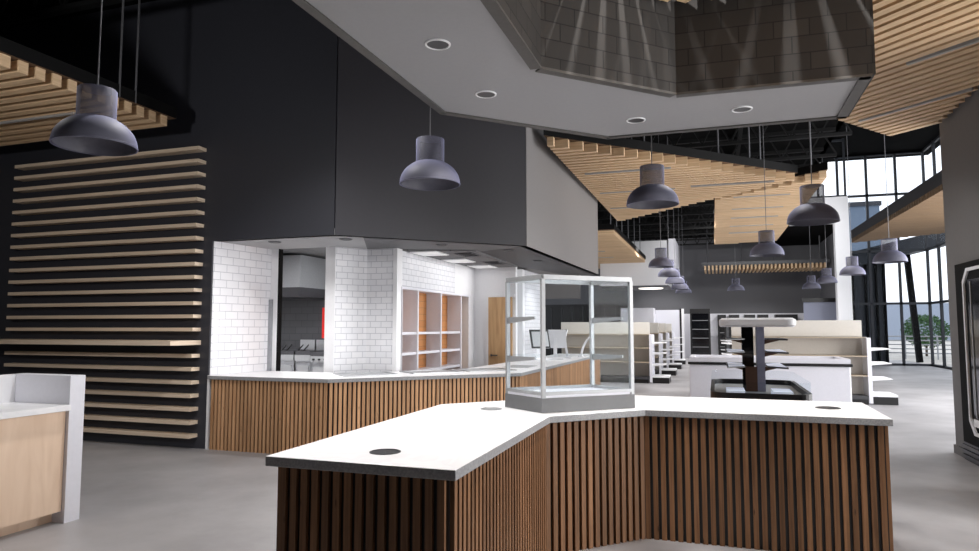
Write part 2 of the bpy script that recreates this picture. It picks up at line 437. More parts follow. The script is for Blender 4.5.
def slat_cloud(label, poly, zb, th=0.0, lights=(), rods=(), backing=True, fas=0.14, group='slatted ceiling panels', w=0.095, pitch=0.175, h=0.12, shrink=1.015, rodtop=DECK, fmat='black', smat='cloud'):
    cx = sum(p[0] for p in poly)/len(poly); cy = sum(p[1] for p in poly)/len(poly)
    t = thing('slatted_ceiling_panel', label, 'ceiling panel', (cx, cy, zb), group)
    segs, d, n = clip_lines(poly, th, pitch, w)
    mb = MB()
    for c, a, b in segs:
        mb.prism([(d[0]*s+n[0]*(c+e), d[1]*s+n[1]*(c+e)) for s, e in ((a, -w/2), (b, -w/2), (b, w/2), (a, w/2))], zb, zb+h)
    mb.build('slats', M[smat], t, uvrot=th)
    if backing:
        big = [(cx+(x-cx)*shrink, cy+(y-cy)*shrink) for x, y in poly]
        MB().prism(big, zb+h, zb+h+fas, 0, 0, 1).build('backing_panel', [M[fmat], M['backwood']], t)
    for p, q in lights:
        MB().beam((p[0], p[1], zb-0.004), (q[0], q[1], zb-0.004), 0.034, 0.03).build('linear_light', M['lightstrip'], t)
    for x, y in rods:
        MB().tube((x, y, zb+h), (x, y, rodtop), 0.012, 8).build('hanger_rod', M['cable'], t)
    return t

slat_cloud('slatted oak ceiling panel above the board-clad black wall', [(-12.5, 2.2), (-6.31, 2.2), (-6.31, 6.43), (-12.5, 6.43)], 3.95,
           lights=[((-9.0, 3.7), (-7.2, 3.7)), ((-8.4, 5.59), (-6.9, 5.59))], rods=[(-6.28, 5.62), (-6.28, 5.84), (-9.5, 5.2)], shrink=1.012)
slat_cloud('triangular slatted oak ceiling panel hanging against the grey bulkhead side', [(-2.2, 9.01), (1.36, 12.59), (-2.2, 16.3)], 4.05,
           lights=[((-2.02, 10.95), (-0.63, 10.95)), ((-2.04, 12.63), (-0.66, 12.63)), ((-0.38, 12.55), (1.02, 12.55)), ((-2.1, 14.35), (-1.1, 14.35))],
           rods=[(-1.0, 10.5), (0.1, 11.7), (0.6, 12.0), (-2.0, 15.6), (-1.7, 15.0), (-0.9, 14.6)], shrink=1.02)
slat_cloud('slatted oak ceiling panel hanging beyond the triangular one, above the aisle', [(0.035, 14.09), (1.85, 12.5), (1.75, 21.4), (0.0, 21.9)], 4.05,
           lights=[((0.38, y), (1.4, y)) for y in (13.87, 15.28, 16.55, 17.9, 19.2)], rods=[(0.2, 21.6), (1.6, 21.2), (0.9, 14), (1.7, 13.2)], shrink=1.01, w=0.12)
slat_cloud('slatted oak ceiling panel with black edge behind the bulkhead corner', [(-7, 18.4), (-2.62, 18.4), (-2.62, 29.3), (-7, 29.3)], 4.05,
           lights=[((-5, y), (-3.5, y)) for y in (20.5, 22.5, 24.5)], rods=[(-2.75, y) for y in (18.8, 20.0, 21.2, 22.8, 24.6, 26.5)]+[(-3.3, 18.7), (-4.0, 18.7)], shrink=1.015)
slat_cloud('slatted oak ceiling with diagonal slats beside the dark block upstand', [(-1.02, 4.30), (-0.27, 5.14), (1.16, 5.2), (1.16, 8.42), (2.24, 9.81), (2.62, 9.5), (2.62, 1.0), (-1.02, 1.0)], 3.97,
           th=-PI/4, w=0.088, pitch=0.14, lights=[((1.755, 7.05), (2.45, 6.42)), ((1.68, 8.87), (2.58, 8.03))], rods=[(2.0, 8.2), (2.2, 6.0)], backing=False)
MB().prism([(1.2, 5.6), (2.62, 5.6), (2.62, 9.5), (2.24, 9.81), (1.2, 8.5)], 4.09, 4.2, 0, 0, 1).build('backing_panel', [M['black'], M['backwood']], bpy.data.objects['slatted_ceiling_panel.004'])
slat_cloud('oak-lined ceiling wedge with thick dark fascia by the tall windows', [(4.07, 14.2), (6.1, 16.0), (6.1, 21.0), (3.95, 22.7)], 4.05,
           lights=(), rods=(), shrink=1.0, fas=0.26, w=0.15, rodtop=8.45, fmat='fascia', smat='clouddark')
# oak slat trellis near the far wall
tx = thing('slat_trellis', 'hanging trellis of short oak slats near the far dark wall', 'ceiling trellis', (1.8, 32, 4.0))
mb = MB()
for i in range(31):
    x = -0.45+i*0.16
    mb.box(x, 31, 4.0, x+0.075, 33.2, 4.2)
mb.build('slats', M['cloud'], tx)
MB().box(-0.55, 30.95, 4.2, 4.55, 31.05, 4.34).box(-0.55, 33.1, 4.2, 4.55, 33.2, 4.34).build('carrier_rail', M['darkgrey'], tx)
for x in (-0.3, 1.1, 2.4, 4.2):
    MB().tube((x, 31, 4.3), (x, 31, DECK), 0.03, 8).build('hanger_rod', M['darkgrey'], tx)

# ------------------------------------------------------------------ ring bulkhead over the island
RZ = 3.3
rin = [(-1.11, 2.5), (-1.11, 4.40), (-0.25, 5.245), (1.10, 5.285)]
rout = [(-2.165, 2.5), (-2.165, 5.106), (-0.946, 6.315), (1.10, 6.323)]
rb = thing('ceiling_bulkhead', 'angular overhead bulkhead with pale soffit and dark block upstand above the island', 'bulkhead', (0, 5.5, RZ))
MB().prism([(-1.13, 2.5), (-1.13, 4.41), (-0.262, 5.265), (1.10, 5.305)]+rout[::-1], RZ, RZ+0.05).build('soffit', M['soffit2'], rb)
mb = MB()
for a, b in zip(rin, rin[1:]): mb.bar(a, b, 0.16, RZ+0.001, 5.2, side=1)
mb.build('block_upstand', M['brick'], rb)
mb = MB()
for a, b in zip(rout, rout[1:]): mb.bar(a, b, 0.12, RZ+0.05, 3.95, side=-1)
mb.build('outer_fascia', M['char'], rb)
MB().box(1.10, 5.285, RZ+0.001, 1.12, 6.323, 5.2).build('end_panel', M['brick'], rb)
mb = MB()
for a, b in zip(rin, rin[1:]): mb.bar(a, b, 0.075, RZ-0.012, RZ+0.004, side=1)
mb.build('inner_edge_trim', M['trim'], rb)
mb = MB()
for a, b in zip(rin, rin[1:]): mb.bar(a, b, 0.008, RZ-0.015, RZ+0.003, side=0)
mb.build('inner_edge_bead', M['trim'], rb)
mb = MB()
for a, b in zip(rout, rout[1:]): mb.bar(a, b, 0.06, RZ-0.012, RZ+0.004, side=-1)
mb.box(1.02, 5.285, RZ-0.012, 1.10, 6.323, RZ+0.004)
mb.build('outer_edge_trim', M['trim'], rb)
RD = [(-1.64, 3.825), (-1.648, 4.793), (-0.621, 5.83), (0.245, 5.81)]
for x, y in RD:
    dl = MB().lathe([(0.001, 0.0), (0.07, 0.0)], (x, y, RZ-0.003), 28).build('downlight', M['lens'], rb)
    MB().lathe([(0.07, 0.0), (0.072, -0.006), (0.082, -0.004), (0.083, 0.003)], (x, y, RZ-0.003), 28).build('downlight_ring', M['white'], dl)

# ------------------------------------------------------------------ counters with battens
def battens(p, q, z0, z1, pitch=0.055, w=0.033, d=0.022, side=-1):
    dx, dy = q[0]-p[0], q[1]-p[1]; L = math.hypot(dx, dy); ux, uy = dx/L, dy/L
    n = max(1, int(round(L/pitch))); mb = MB()
    for i in range(n):
        a = L*(i+0.5)/n-w/2; b = a+w
        mb.bar((p[0]+ux*a, p[1]+uy*a), (p[0]+ux*b, p[1]+uy*b), d, z0, z1, side=side)
    return mb

def countertop(name, poly, z0, z1, parent):
    return MB().prism(poly, z0, z1, 1, 0, 1).build(name, [M['quartz'], M['qedge']], parent, bevel=0.004)

IT = 0.91
ip = dict(A=(-1.975, 2.633), B=(-1.035, 2.628), C=(-1.059, 4.385), D=(-0.498, 4.955), E=(1.059, 4.953), F=(1.067, 5.967), G=(-0.93, 5.967), H=(-2.017, 4.80))
isl = thing('island_counter', 'large angled island counter with white quartz top and dark walnut battens', 'counter', (-0.6, 4.6, 0))
countertop('countertop', [ip[k] for k in 'ABCDEFGH'], IT-0.045, IT, isl)
b = dict(A=(-1.93, 2.69), B=(-1.09, 2.69), C=(-1.115, 4.41), D=(-0.52, 5.01), E=(1.02, 5.008), F=(1.02, 5.92), G=(-0.92, 5.92), H=(-1.97, 4.78))
MB().prism([b[k] for k in 'ABCDEFGH'], 0.0, IT-0.045).build('body', M['blackplastic'], isl)
for k1, k2 in ('AB', 'BC', 'CD', 'DE', 'EF', 'FG', 'GH', 'HA'):
    battens(b[k1], b[k2], 0.0, IT-0.045).build('batten_panel', M['ctr'], isl)
for (x, y, r) in ((-1.50, 2.898, 0.074), (-1.556, 4.641, 0.078), (0.757, 5.485, 0.085)):
    g = MB().lathe([(0.001, 0.0015), (r*0.86, 0.0015), (r*0.86, 0.004), (r, 0.003), (r, 0)], (x, y, IT), 32)
    g.build('cable_grommet', M['hole'] if y != 4.641 else M['alu'], isl)

WT = 0.90
wc = thing('wall_counter', 'long service counter with pale battens and white top under the charcoal bulkhead', 'counter', (-4, 8, 0))
cp = [(-5.98, 6.80), (-4.27, 6.80), (-2.44, 8.53), (-2.44, 15.0), (-3.40, 15.0), (-3.40, 10.9), (-3.45, 9.15), (-4.46, 7.8), (-5.98, 7.8)]
countertop('countertop', cp, WT-0.045, WT, wc)
wbp = [(-5.95, 6.85), (-4.29, 6.85), (-2.49, 8.55), (-2.49, 14.95), (-3.37, 14.95), (-3.37, 10.9), (-3.42, 9.2), (-4.44, 7.75), (-5.95, 7.75)]
MB().prism(wbp, 0, WT-0.045).build('body', M['blackplastic'], wc)
for i in range(3): battens(wbp[i], wbp[i+1], 0, WT-0.045).build('batten_panel', M['ctr2'], wc)
MB().box(-3.37, 14.95, 0, -2.47, 14.99, WT-0.045).build('end_panel', M['ctr2'], wc)
for cx, cy in ((-4.22, 7.62), (-3.62, 8.3), (-3.08, 8.92)):
    u = (0.701, 0.713); v = (-0.713, 0.701)
    q = lambda a, c: (cx+u[0]*a+v[0]*c, cy+u[1]*a+v[1]*c)
    fw = MB()
    for (a0, a1, c0, c1) in ((-.36, .36, -.27, -.23), (-.36, .36, .23, .27), (-.36, -.32, -.23, .23), (.32, .36, -.23, .23)):
        fw.prism([q(a0, c0), q(a1, c0), q(a1, c1), q(a0, c1)], WT, WT+0.012)
    f = fw.build('food_well_rim', M['steel'], wc)
    MB().prism([q(-.32, -.23), q(.32, -.23), q(.32, .23), q(-.32, .23)], WT+0.001, WT+0.004).build('food_well_pan', M['alu'], f)
MB().prism([(-3.05, 9.6), (-2.65, 9.6), (-2.65, 10.2), (-3.05, 10.2)], WT, WT+0.004).build('inset_plate', M['alu'], wc)

# ------------------------------------------------------------------ glass display case
cz = IT+0.001
P_ = dict(l=(-1.496, 4.789), m=(-1.145, 4.513), r=(-0.578, 5.034), k=(-0.93, 5.31))
gc = thing('glass_display_case', 'tall empty glass display case with silver frame on grey plinth, standing on the island', 'display case', (-1.04, 4.91, cz))
loop = [P_['l'], P_['m'], P_['r'], P_['k']]
cxm = sum(p[0] for p in loop)/4; cym = sum(p[1] for p in loop)/4
ins = lambda p, f: (cxm+(p[0]-cxm)*f, cym+(p[1]-cym)*f)
MB().prism(loop, cz, cz+0.1).build('plinth', M['case_base'], gc)
MB().prism([ins(p, 0.985) for p in loop], cz+0.1, cz+0.118).build('deck', M['whitelam'], gc)
ctop = 1.865
for p in loop:
    x, y = ins(p, 0.955)
    MB().prism([(x+math.cos(a)*0.019, y+math.sin(a)*0.019) for a in (math.radians(t) for t in (-3, 87, 177, 267))], cz+0.1, ctop-0.028).build('corner_post', M['alu'], gc)
il = [ins(p, 0.955) for p in loop]
mb = MB(); mb2 = MB()
for i in range(4):
    mb.bar(il[i], il[(i+1) % 4], 0.034, ctop-0.032, ctop)
    mb2.bar(il[i], il[(i+1) % 4], 0.03, cz+0.118, cz+0.14)
mb.build('top_frame', M['alu'], gc); mb2.build('bottom_frame', M['alu'], gc)
for i in (0, 1, 2):
    MB().bar(il[i], il[(i+1) % 4], 0.005, cz+0.14, ctop-0.032).build('glass_pane', M['glass'], gc)
MB().prism([ins(p, 0.93) for p in loop], ctop-0.012, ctop-0.006).build('glass_top', M['glass'], gc)
fd = Vector((0.351, -0.276, 0)).normalized()
for zz in (1.56, 1.275):
    pa = []
    for p in (il[0], il[3]):
        a = Vector((p[0], p[1], zz)); e = a+fd*0.34
        br = MB(); s = Vector((fd.y, -fd.x, 0))*0.006
        br.add([a-s+Vector((0, 0, -.035)), a+s+Vector((0, 0, -.035)), a+s+Vector((0, 0, .012)), a-s+Vector((0, 0, .012)),
                e-s+Vector((0, 0, -.005)), e+s+Vector((0, 0, -.005)), e+s+Vector((0, 0, .014)), e-s+Vector((0, 0, .014))],
               [(0, 1, 2, 3), (7, 6, 5, 4), (0, 4, 5, 1), (1, 5, 6, 2), (2, 6, 7, 3), (3, 7, 4, 0)])
        br.build('shelf_bracket', M['alu'], gc)
    if zz < 1.4:
        a0, a1 = il[0], il[3]; f2 = (fd.x*0.35, fd.y*0.35)
        MB().prism([(a0[0], a0[1]), (a1[0], a1[1]), (a1[0]+f2[0], a1[1]+f2[1]), (a0[0]+f2[0], a0[1]+f2[1])], zz+0.014, zz+0.022).build('glass_shelf', M['glass'], gc)

# ------------------------------------------------------------------ sales terminals on the counter
def terminal(label, x, y, rz, s=1.0, flip=False):
    t = thing('sales_terminal', label, 'sales terminal', (0, 0, 0), 'sales terminals on the wall counter')
    MB().prism([(-0.12*s, -0.1*s), (0.12*s, -0.1*s), (0.12*s, 0.1*s), (-0.12*s, 0.1*s)], 0, 0.03).build('base', M['white'], t, bevel=0.01)
    MB().add([(-.035, .03, .03), (.035, .03, .03), (.035, .07, .03), (-.035, .07, .03), (-.03, -.02, .27*s), (.03, -.02, .27*s), (.03, .02, .29*s), (-.03, .02, .29*s)],
             [(0, 1, 5, 4), (1, 2, 6, 5), (2, 3, 7, 6), (3, 0, 4, 7), (4, 5, 6, 7), (3, 2, 1, 0)]).build('stand', M['white'], t)
    tilt = 0.28
    def pl(z, d, x): return (x, -0.06+d*math.cos(tilt)+z*math.sin(tilt)*0.9, 0.16*s+z*math.cos(tilt)-d*math.sin(tilt))
    W = 0.15*s
    def slab(z0, z1, w, d0, d1):
        v = [pl(z, d, xx) for d in (d0, d1) for z in (z0, z1) for xx in (-w, w)]
        return MB().add(v, [(0, 1, 3, 2), (6, 7, 5, 4), (0, 4, 5, 1), (2, 3, 7, 6), (0, 2, 6, 4), (1, 5, 7, 3)])
    sc = slab(0, 0.26*s, W, 0, 0.02).build('screen', M['blackplastic'], t)
    slab(0.0, 0.26*s, W, 0.02, 0.035).build('screen_back', M['white'], sc)
    slab(0.03, 0.23*s, W-0.03, -0.002, 0.0).build('display', M['alu'], sc)
    t.location = (x, y, WT); t.rotation_euler.z = rz
    return t
terminal('dark-framed tablet terminal seen from behind beside the case post', -3.08, 12.0, math.radians(48), 1.35)
terminal('white-backed tablet terminal in the middle of the counter terminals', -2.87, 12.35, math.radians(190), 1.35)
terminal('white sales terminal closest to the far end of the wall counter', -2.80, 12.85, math.radians(280), 1.35)
# card reader with an arm
cr = thing('card_reader', 'small white card reader on a curved white arm beside the terminals', 'card reader', (-2.58, 13.4, WT))
MB().lathe([(0.001, 0.0), (0.07, 0.0), (0.07, 0.02), (0.001, 0.024)], (-2.58, 13.4, WT), 20).build('base', M['white'], cr)
mb = MB(); pr = None
for i in range(9):
    t = i/8*2.4; p = (-2.58+0.12*(1-math.cos(t)), 13.4, WT+0.02+0.28*math.sin(t*0.65)+0.12*t/2.4)
    if pr: mb.tube(pr, p, 0.022, 10)
    pr = p
mb.build('arm', M['white'], cr)
MB().box(pr[0]-0.03, pr[1]-0.05, pr[2]-0.1, pr[0]+0.015, pr[1]+0.05, pr[2]+0.06).build('reader', M['whitelam'], cr, bevel=0.01)

# ------------------------------------------------------------------ kitchen contents
hd = thing('range_hood', 'brushed steel extractor hood above the cooking line, seen through the opening', 'range hood', (-7.9, 12, 2.3))
def rot45(cx, cy, pts, a=math.radians(32)):
    c, s = math.cos(a), math.sin(a); return [(cx+x*c-y*s, cy+x*s+y*c) for x, y in pts]
HX, HY = 0.0, 0.0
MB().prism([(-9.8, 11.5), (-7.9, 11.5), (-7.9, 12.95), (-9.8, 12.95)], 2.3, 2.95).build('canopy', M['steel'], hd)
MB().add([(-9.8, 11.5, 2.3), (-7.9, 11.5, 2.3), (-7.9, 12.95, 2.3), (-9.8, 12.95, 2.3), (-9.8, 11.75, 2.12), (-8.1, 11.75, 2.12), (-8.1, 12.9, 2.12), (-9.8, 12.9, 2.12)],
         [(4, 7, 6, 5), (0, 4, 5, 1), (1, 5, 6, 2), (2, 6, 7, 3), (3, 7, 4, 0)]).build('filter_panel', M['darkgrey'], hd)
def appliance(name, label, cat, x0, x1, y0, dep, h, knobs=0, ang=0):
    a = math.radians(ang); R_ = lambda pts: rot45(HX, HY, pts, a)
    lx, ly = R_([((x0+x1)/2, y0)])[0]
    t = thing(name, label, cat, (lx, ly, 0))
    MB().prism(R_([(x0, y0), (x1, y0), (x1, y0+dep), (x0, y0+dep)]), 0.0, h-0.2).build('body', M['steel'], t)
    MB().prism(R_([(x0, y0-0.04), (x1, y0-0.04), (x1, y0+dep), (x0, y0+dep)]), h-0.2, h-0.08).build('control_panel', M['alu'], t)
    MB().prism(R_([(x0, y0-0.02), (x1, y0-0.02), (x1, y0+dep), (x0, y0+dep)]), h-0.08, h).build('hob_top', M['darkgrey'], t)
    MB().prism(R_([(x0, y0+dep-0.05), (x1, y0+dep-0.05), (x1, y0+dep), (x0, y0+dep)]), h, h+0.22).build('splashback', M['steel'], t)
    MB().prism(R_([(x0+0.06, y0-0.02), (x1-0.06, y0-0.02), (x1-0.06, y0), (x0+0.06, y0)]), 0.2, h-0.3).build('door', M['alu'], t)
    for i in range(knobs):
        kx, ky = R_([(x0+0.08+i*(x1-x0-0.16)/max(1, knobs-1), y0-0.05)])[0]
        MB().lathe([(0.001, 0.0), (0.028, 0.0), (0.028, 0.03), (0.001, 0.03)], (kx, ky, h-0.155), 10).build('knob', M['blackplastic'], t)
    for i in range(2):
        fx = x0+(x1-x0)*(0.3+0.35*i)
        p, q = R_([(fx+0.1, y0-0.06)])[0], R_([(fx-0.12, y0+0.1)])[0]
        if knobs == 0: MB().tube((p[0], p[1], h+0.13), (q[0], q[1], h+0.01), 0.014, 8).build('basket_handle', M['blackplastic'], t)
    return t
appliance('deep_fryer', 'stainless deep fryer with black basket handles beside the kitchen door jamb', 'fryer', -8.75, -8.38, 12.05, 0.8, 1.0)
appliance('deep_fryer', 'stainless deep fryer with black basket handles standing next to the range', 'fryer', -8.34, -7.97, 12.05, 0.8, 1.0)
appliance('cooking_range', 'stainless cooking range with a row of black knobs under the hood', 'range', -7.93, -7.1, 12.0, 0.85, 0.98, knobs=6)
rp = tag(MB().box(-5.045, 7.87, 1.35, -5.0, 7.97, 1.76).build('mounted_alarm_box', M['red'], origin=(-5.02, 7.92, 1.35)), 'red fire safety box fixed on the white door post', 'fire alarm box')

# shelving niches
sh = thing('shelving_unit', 'white open shelving with orange wood backs built along the prep wall', 'shelving', (-4.3, 9.8, 0))
ys = [8.43, 8.97, 9.84, 10.72, 11.1]
for y in ys: MB().box(-4.38, y-0.02, 0, -4.13, y+0.02, 2.03).build('side_panel', M['whitelam'], sh)
MB().box(-4.42, 8.41, 2.03, -4.12, 11.12, 2.06).build('top_panel', M['whitelam'], sh)
for a, b2 in zip(ys[:3], ys[1:4]):
    for z in (0.85, 1.12, 1.41): MB().box(-4.38, a+0.02, z-0.018, -4.145, b2-0.02, z+0.018).build('shelf', M['whitelam'], sh)
    MB().box(-4.42, a+0.02, 0.1, -4.38, b2-0.02, 2.03).build('back_panel', M['orange'], sh)
MB().box(-4.3, 10.74, 0.0, -4.26, 11.08, 2.03).build('cupboard_door', M['door'], sh)
# troffers
for i, (x, y) in enumerate(((-3.9, 8.85), (-3.9, 10.0), (-3.88, 11.1))):
    t = thing('ceiling_troffer', ['bright recessed ceiling light panel closest to the tiled corner', 'bright recessed ceiling light panel in the middle of the prep ceiling', 'bright recessed ceiling light panel nearest the oak door'][i], 'ceiling light', (x, y, 2.565), 'light panels in the prep ceiling')
    MB().box(x-0.2, y-0.25, 2.553, x+0.2, y+0.25, 2.565).build('frame', M['white'], t)
    MB().box(x-0.18, y-0.23, 2.549, x+0.18, y+0.23, 2.553).build('diffuser', M['troffer'], t)
for i, (x, y) in enumerate(((-3.42, 9.15), (-3.46, 10.5))):
    t = thing('ceiling_vent', ['dark square ceiling vent closest to the angled soffit', 'dark square ceiling vent above the oak door side'][i], 'vent', (x, y, 2.565), 'vents in the prep ceiling')
    MB().box(x-0.13, y-0.2, 2.555, x+0.13, y+0.2, 2.565).build('frame', M['darkgrey'], t)
    mb = MB()
    for k in range(5): mb.box(x-0.11, y-0.17+k*0.08, 2.547, x+0.11, y-0.15+k*0.08, 2.555)
    mb.build('grille', M['darkgrey'], t)

# ------------------------------------------------------------------ pendants
def pendant_proto(x, y, z, top, label):
    t = thing('pendant_lamp', label, 'pendant lamp', (0, 0, 0), 'smoky dome pendant lamps')
    D = 0.26
    prof = [(D*math.cos(a), 0.012+0.205*math.sin(a)) for a in [i/12*1.07 for i in range(13)]]
    r1 = prof[-1][0]
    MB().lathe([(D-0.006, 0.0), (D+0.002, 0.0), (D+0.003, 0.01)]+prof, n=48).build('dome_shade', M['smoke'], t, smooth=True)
    inn = [((D-0.012)*math.cos(a), 0.006+0.196*math.sin(a)) for a in [i/12*1.5 for i in range(13)]]
    MB().lathe(inn, n=40).build('shade_liner', M['smokein'], t, smooth=True)
    MB().lathe([(r1, prof[-1][1]), (0.124, 0.2), (0.122, 0.21), (0.122, 0.395), (0.118, 0.4), (0.001, 0.401)], n=40).build('glass_collar', M['smokeclear'], t, smooth=True)
    t.location = (x, y, z)
    return t
def cord(t, h, r=0.005):
    o = MB().tube((0, 0, 0.4), (0, 0, h), r, 8).build('cord', M['cable'], t)
PEND = [(-3.998, 3.402, 2.70, DECK, 'smoky pendant lamp hanging in front of the board-clad black wall'),
 (-2.322, 5.262, 2.70, DECK, 'smoky pendant lamp hanging in front of the charcoal bulkhead'),
 (-0.587, 6.932, 2.71, DECK, 'smoky pendant lamp hanging below the triangular oak ceiling panel'),
 (1.019, 7.936, 2.60, DECK, 'large smoky pendant lamp hanging before the white column head'),
 (0.806, 11.704, 2.63, DECK, 'smoky pendant lamp above the tiered display canopy'),
 (2.83, 12.96, 2.57, 8.45, 'smoky pendant lamp hanging before the oak-lined wedge'),
 (2.88, 16.575, 2.62, 8.45, 'smoky pendant lamp hanging in front of the white column'),
 (-1.084, 14.585, 2.74, DECK, 'smoky pendant lamp at the front of the receding row of five'),
 (-1.058, 16.7, 2.69, DECK, 'smoky pendant lamp second in the receding row of five'),
 (-1.046, 18.96, 2.66, DECK, 'smoky pendant lamp third in the receding row of five'),
 (-1.029, 21.26, 2.62, DECK, 'smoky pendant lamp fourth in the receding row of five'),
 (-1.02, 23.36, 2.61, DECK, 'smoky pendant lamp last in the receding row of five'),
 (0.63, 23.17, 2.65, DECK, 'small distant smoky pendant lamp alone before the far dark wall'),
 (2.783, 22.54, 2.64, 8.45, 'distant smoky pendant lamp below the trellis end, lower of the pair'),
 (2.895, 20.29, 2.67, 8.45, 'distant smoky pendant lamp below the trellis end, higher of the pair')]
PEND = [(a, b, c+0.03, d, e) for a, b, c, d, e in PEND]
proto = pendant_proto(*PEND[0])
for i, (x, y, z, top, lab) in enumerate(PEND):
    t = proto if i == 0 else copy_tree(proto, (x, y, z), lab)
for i, t in enumerate([proto]+[o for o in bpy.data.objects if o.name.startswith('pendant_lamp.')]):
    pass
PL = sorted([o for o in bpy.data.objects if o.name.startswith('pendant_lamp')], key=lambda o: o.name)
for o, P in zip(PL, PEND): ORG[o.name] = (0, 0, 0); cord(o, P[3]-P[2])

# ------------------------------------------------------------------ maple cabinet at the left edge
cb = thing('maple_cabinet', 'maple fronted counter with white top and raised white end panels by the slatted black wall', 'cabinet', (-5.1, 2.5, 0))
MB().box(-5.36, -0.5, 0.855, -4.75, 3.94, 0.9, 0).build('countertop', M['quartz'], cb, bevel=0.004)
MB().box(-5.34, -0.5, 0.09, -4.86, 3.94, 0.855).build('carcass', M['white'], cb)
MB().box(-4.86, -0.5, 0.09, -4.80, 3.935, 0.85).build('front_panel', M['maple'], cb)
MB().box(-5.34, -0.5, 0.0, -4.90, 3.94, 0.09).build('toe_kick', M['maple'], cb)
MB().box(-5.42, 3.94, 0.0, -4.77, 4.07, 1.12).build('end_panel', M['whitelam'], cb)
MB().box(-5.46, -0.5, 0.0, -5.36, 4.07, 1.118).build('back_panel', M['white'], cb)
MB().lathe([(0.001, 0.002), (0.07, 0.002), (0.075, 0)], (-5.02, 3.37, 0.9), 24).build('cable_grommet', M['hole'], cb)

# ------------------------------------------------------------------ gondola shelving
def gondola(label, x0, x1, yc, group):
    t = thing('gondola_shelf', label, 'store shelving', ((x0+x1)/2, yc, 0), group)
    MB().box(x0, yc-0.03, 0.1, x1, yc+0.03, 1.31).build('back_panel', M['beigeback'], t)
    MB().box(x0, yc-0.08, 1.31, x1, yc+0.08, 1.635).build('header', M['beige'], t)
    for s in (-1, 1):
        MB().box(x0, yc+s*0.03, 0.0, x1, yc+s*0.44, 0.1).build('kick_base', M['blackplastic'], t)
        MB().box(x0, yc+s*0.03, 0.1, x1, yc+s*0.46, 0.17).build('base_deck', M['darkgrey'], t)
        for z in (0.56, 0.94, 1.3):
            w = 0.42 if z < 1.2 else 0.3
            MB().box(x0, yc+s*0.03, z-0.02, x1+0.01, yc+s*w, z).build('shelf', M['tan'], t)
    return t
def end_cap(label, x, yc, s, group, w=0.76):
    """shelving on the end of a gondola, facing s along x"""
    t = thing('end_cap_shelf', label, 'end shelving', (x, yc, 0), group)
    for e in (-1, 1):
        MB().box(x, yc+e*(w/2-0.05), 0.02, x+s*0.07, yc+e*w/2, 1.29).build('upright', M['whitelam'], t)
    MB().box(x, yc-w/2+0.05, 0.1, x+s*0.015, yc+w/2-0.05, 1.3).build('back_panel', M['white'], t)
    MB().box(x+s*0.07, yc-w/2+0.02, 0.0, x+s*0.5, yc+w/2-0.02, 0.15).build('kick_base', M['blackplastic'], t)
    MB().box(x+s*0.07, yc-w/2+0.02, 0.15, x+s*0.5, yc+w/2-0.02, 0.19).build('base_deck', M['white'], t)
    for z in (0.5, 0.8, 1.08):
        MB().add([(x+s*0.07, yc-w/2+0.02, z-0.045), (x+s*0.42, yc-w/2+0.02, z-0.012), (x+s*0.42, yc+w/2-0.02, z-0.012), (x+s*0.07, yc+w/2-0.02, z-0.045),
                  (x+s*0.07, yc-w/2+0.02, z), (x+s*0.42, yc-w/2+0.02, z), (x+s*0.42, yc+w/2-0.02, z), (x+s*0.07, yc+w/2-0.02, z)],
                 [(3, 2, 1, 0), (4, 5, 6, 7), (0, 1, 5, 4), (1, 2, 6, 5), (2, 3, 7, 6), (3, 0, 4, 7)]).build('shelf', M['white'], t)
    return t
ords = ['first', 'second', 'third', 'last']
for i, yy in enumerate((18.9, 22.0, 25.3, 28.6)):
    gondola(['beige gondola shelving facing the glass case, first of its aisle', 'beige gondola shelving, second row behind the glass case', 'beige gondola shelving, third row behind the glass case', 'beige gondola shelving, rearmost row behind the glass case'][i], -4.2, -1.75, yy, 'gondola rows behind the glass case')
    end_cap(f'white end shelving with black base, {ords[i]} in the receding line of four', -1.725, yy, 1, 'end shelves along the aisle')
gondola('beige gondola shelving standing behind the white chest freezer', 0.3, 2.75, 15.2, 'gondola rows by the windows')
end_cap('white end shelving with black base beside the chest freezer, facing the windows', 2.775, 15.2, 1, 'end shelves by the windows')
for i, yy in enumerate((19.0, 22.5)):
    gondola(['beige gondola shelving seen behind the tiered display, nearer row', 'beige gondola shelving seen behind the tiered display, deeper row'][i], 0.55, 2.75, yy, 'gondola rows by the windows')
    end_cap(['white end shelving behind the tiered display posts, nearer one', 'white end shelving behind the tiered display posts, deeper one'][i], 0.535, yy, -1, 'end shelves by the windows')

# ------------------------------------------------------------------ chest freezer
fz = thing('chest_freezer', 'long white open chest freezer with black bumper rail behind the tiered display', 'freezer', (0.85, 13.7, 0))
x0, x1, y0, y1 = -0.5, 2.2, 13.15, 14.35
MB().box(x0, y0, 0.05, x1, y1, 0.81).build('cabinet', M['whitelam'], fz, bevel=0.02)
MB().box(x0-0.02, y0-0.03, 0.805, x1+0.03, y1+0.02, 0.855).build('bumper_rail', M['blackplastic'], fz, bevel=0.01)
mb = MB().box(x0, y0, 0.855, x1, y0+0.09, 0.94).box(x0, y1-0.09, 0.855, x1, y1, 0.94).box(x0, y0+0.09, 0.855, x0+0.09, y1-0.09, 0.94).box(x1-0.09, y0+0.09, 0.855, x1, y1-0.09, 0.94)
mb.build('top_rim', M['whitelam'], fz)
MB().box(x0+0.09, y0+0.09, 0.855, x1-0.09, y1-0.09, 0.87).build('liner', M['white'], fz)
MB().box(x0+0.05, y0+0.05, 0.0, x1-0.05, y1-0.05, 0.05).build('foot_plinth', M['darkgrey'], fz)

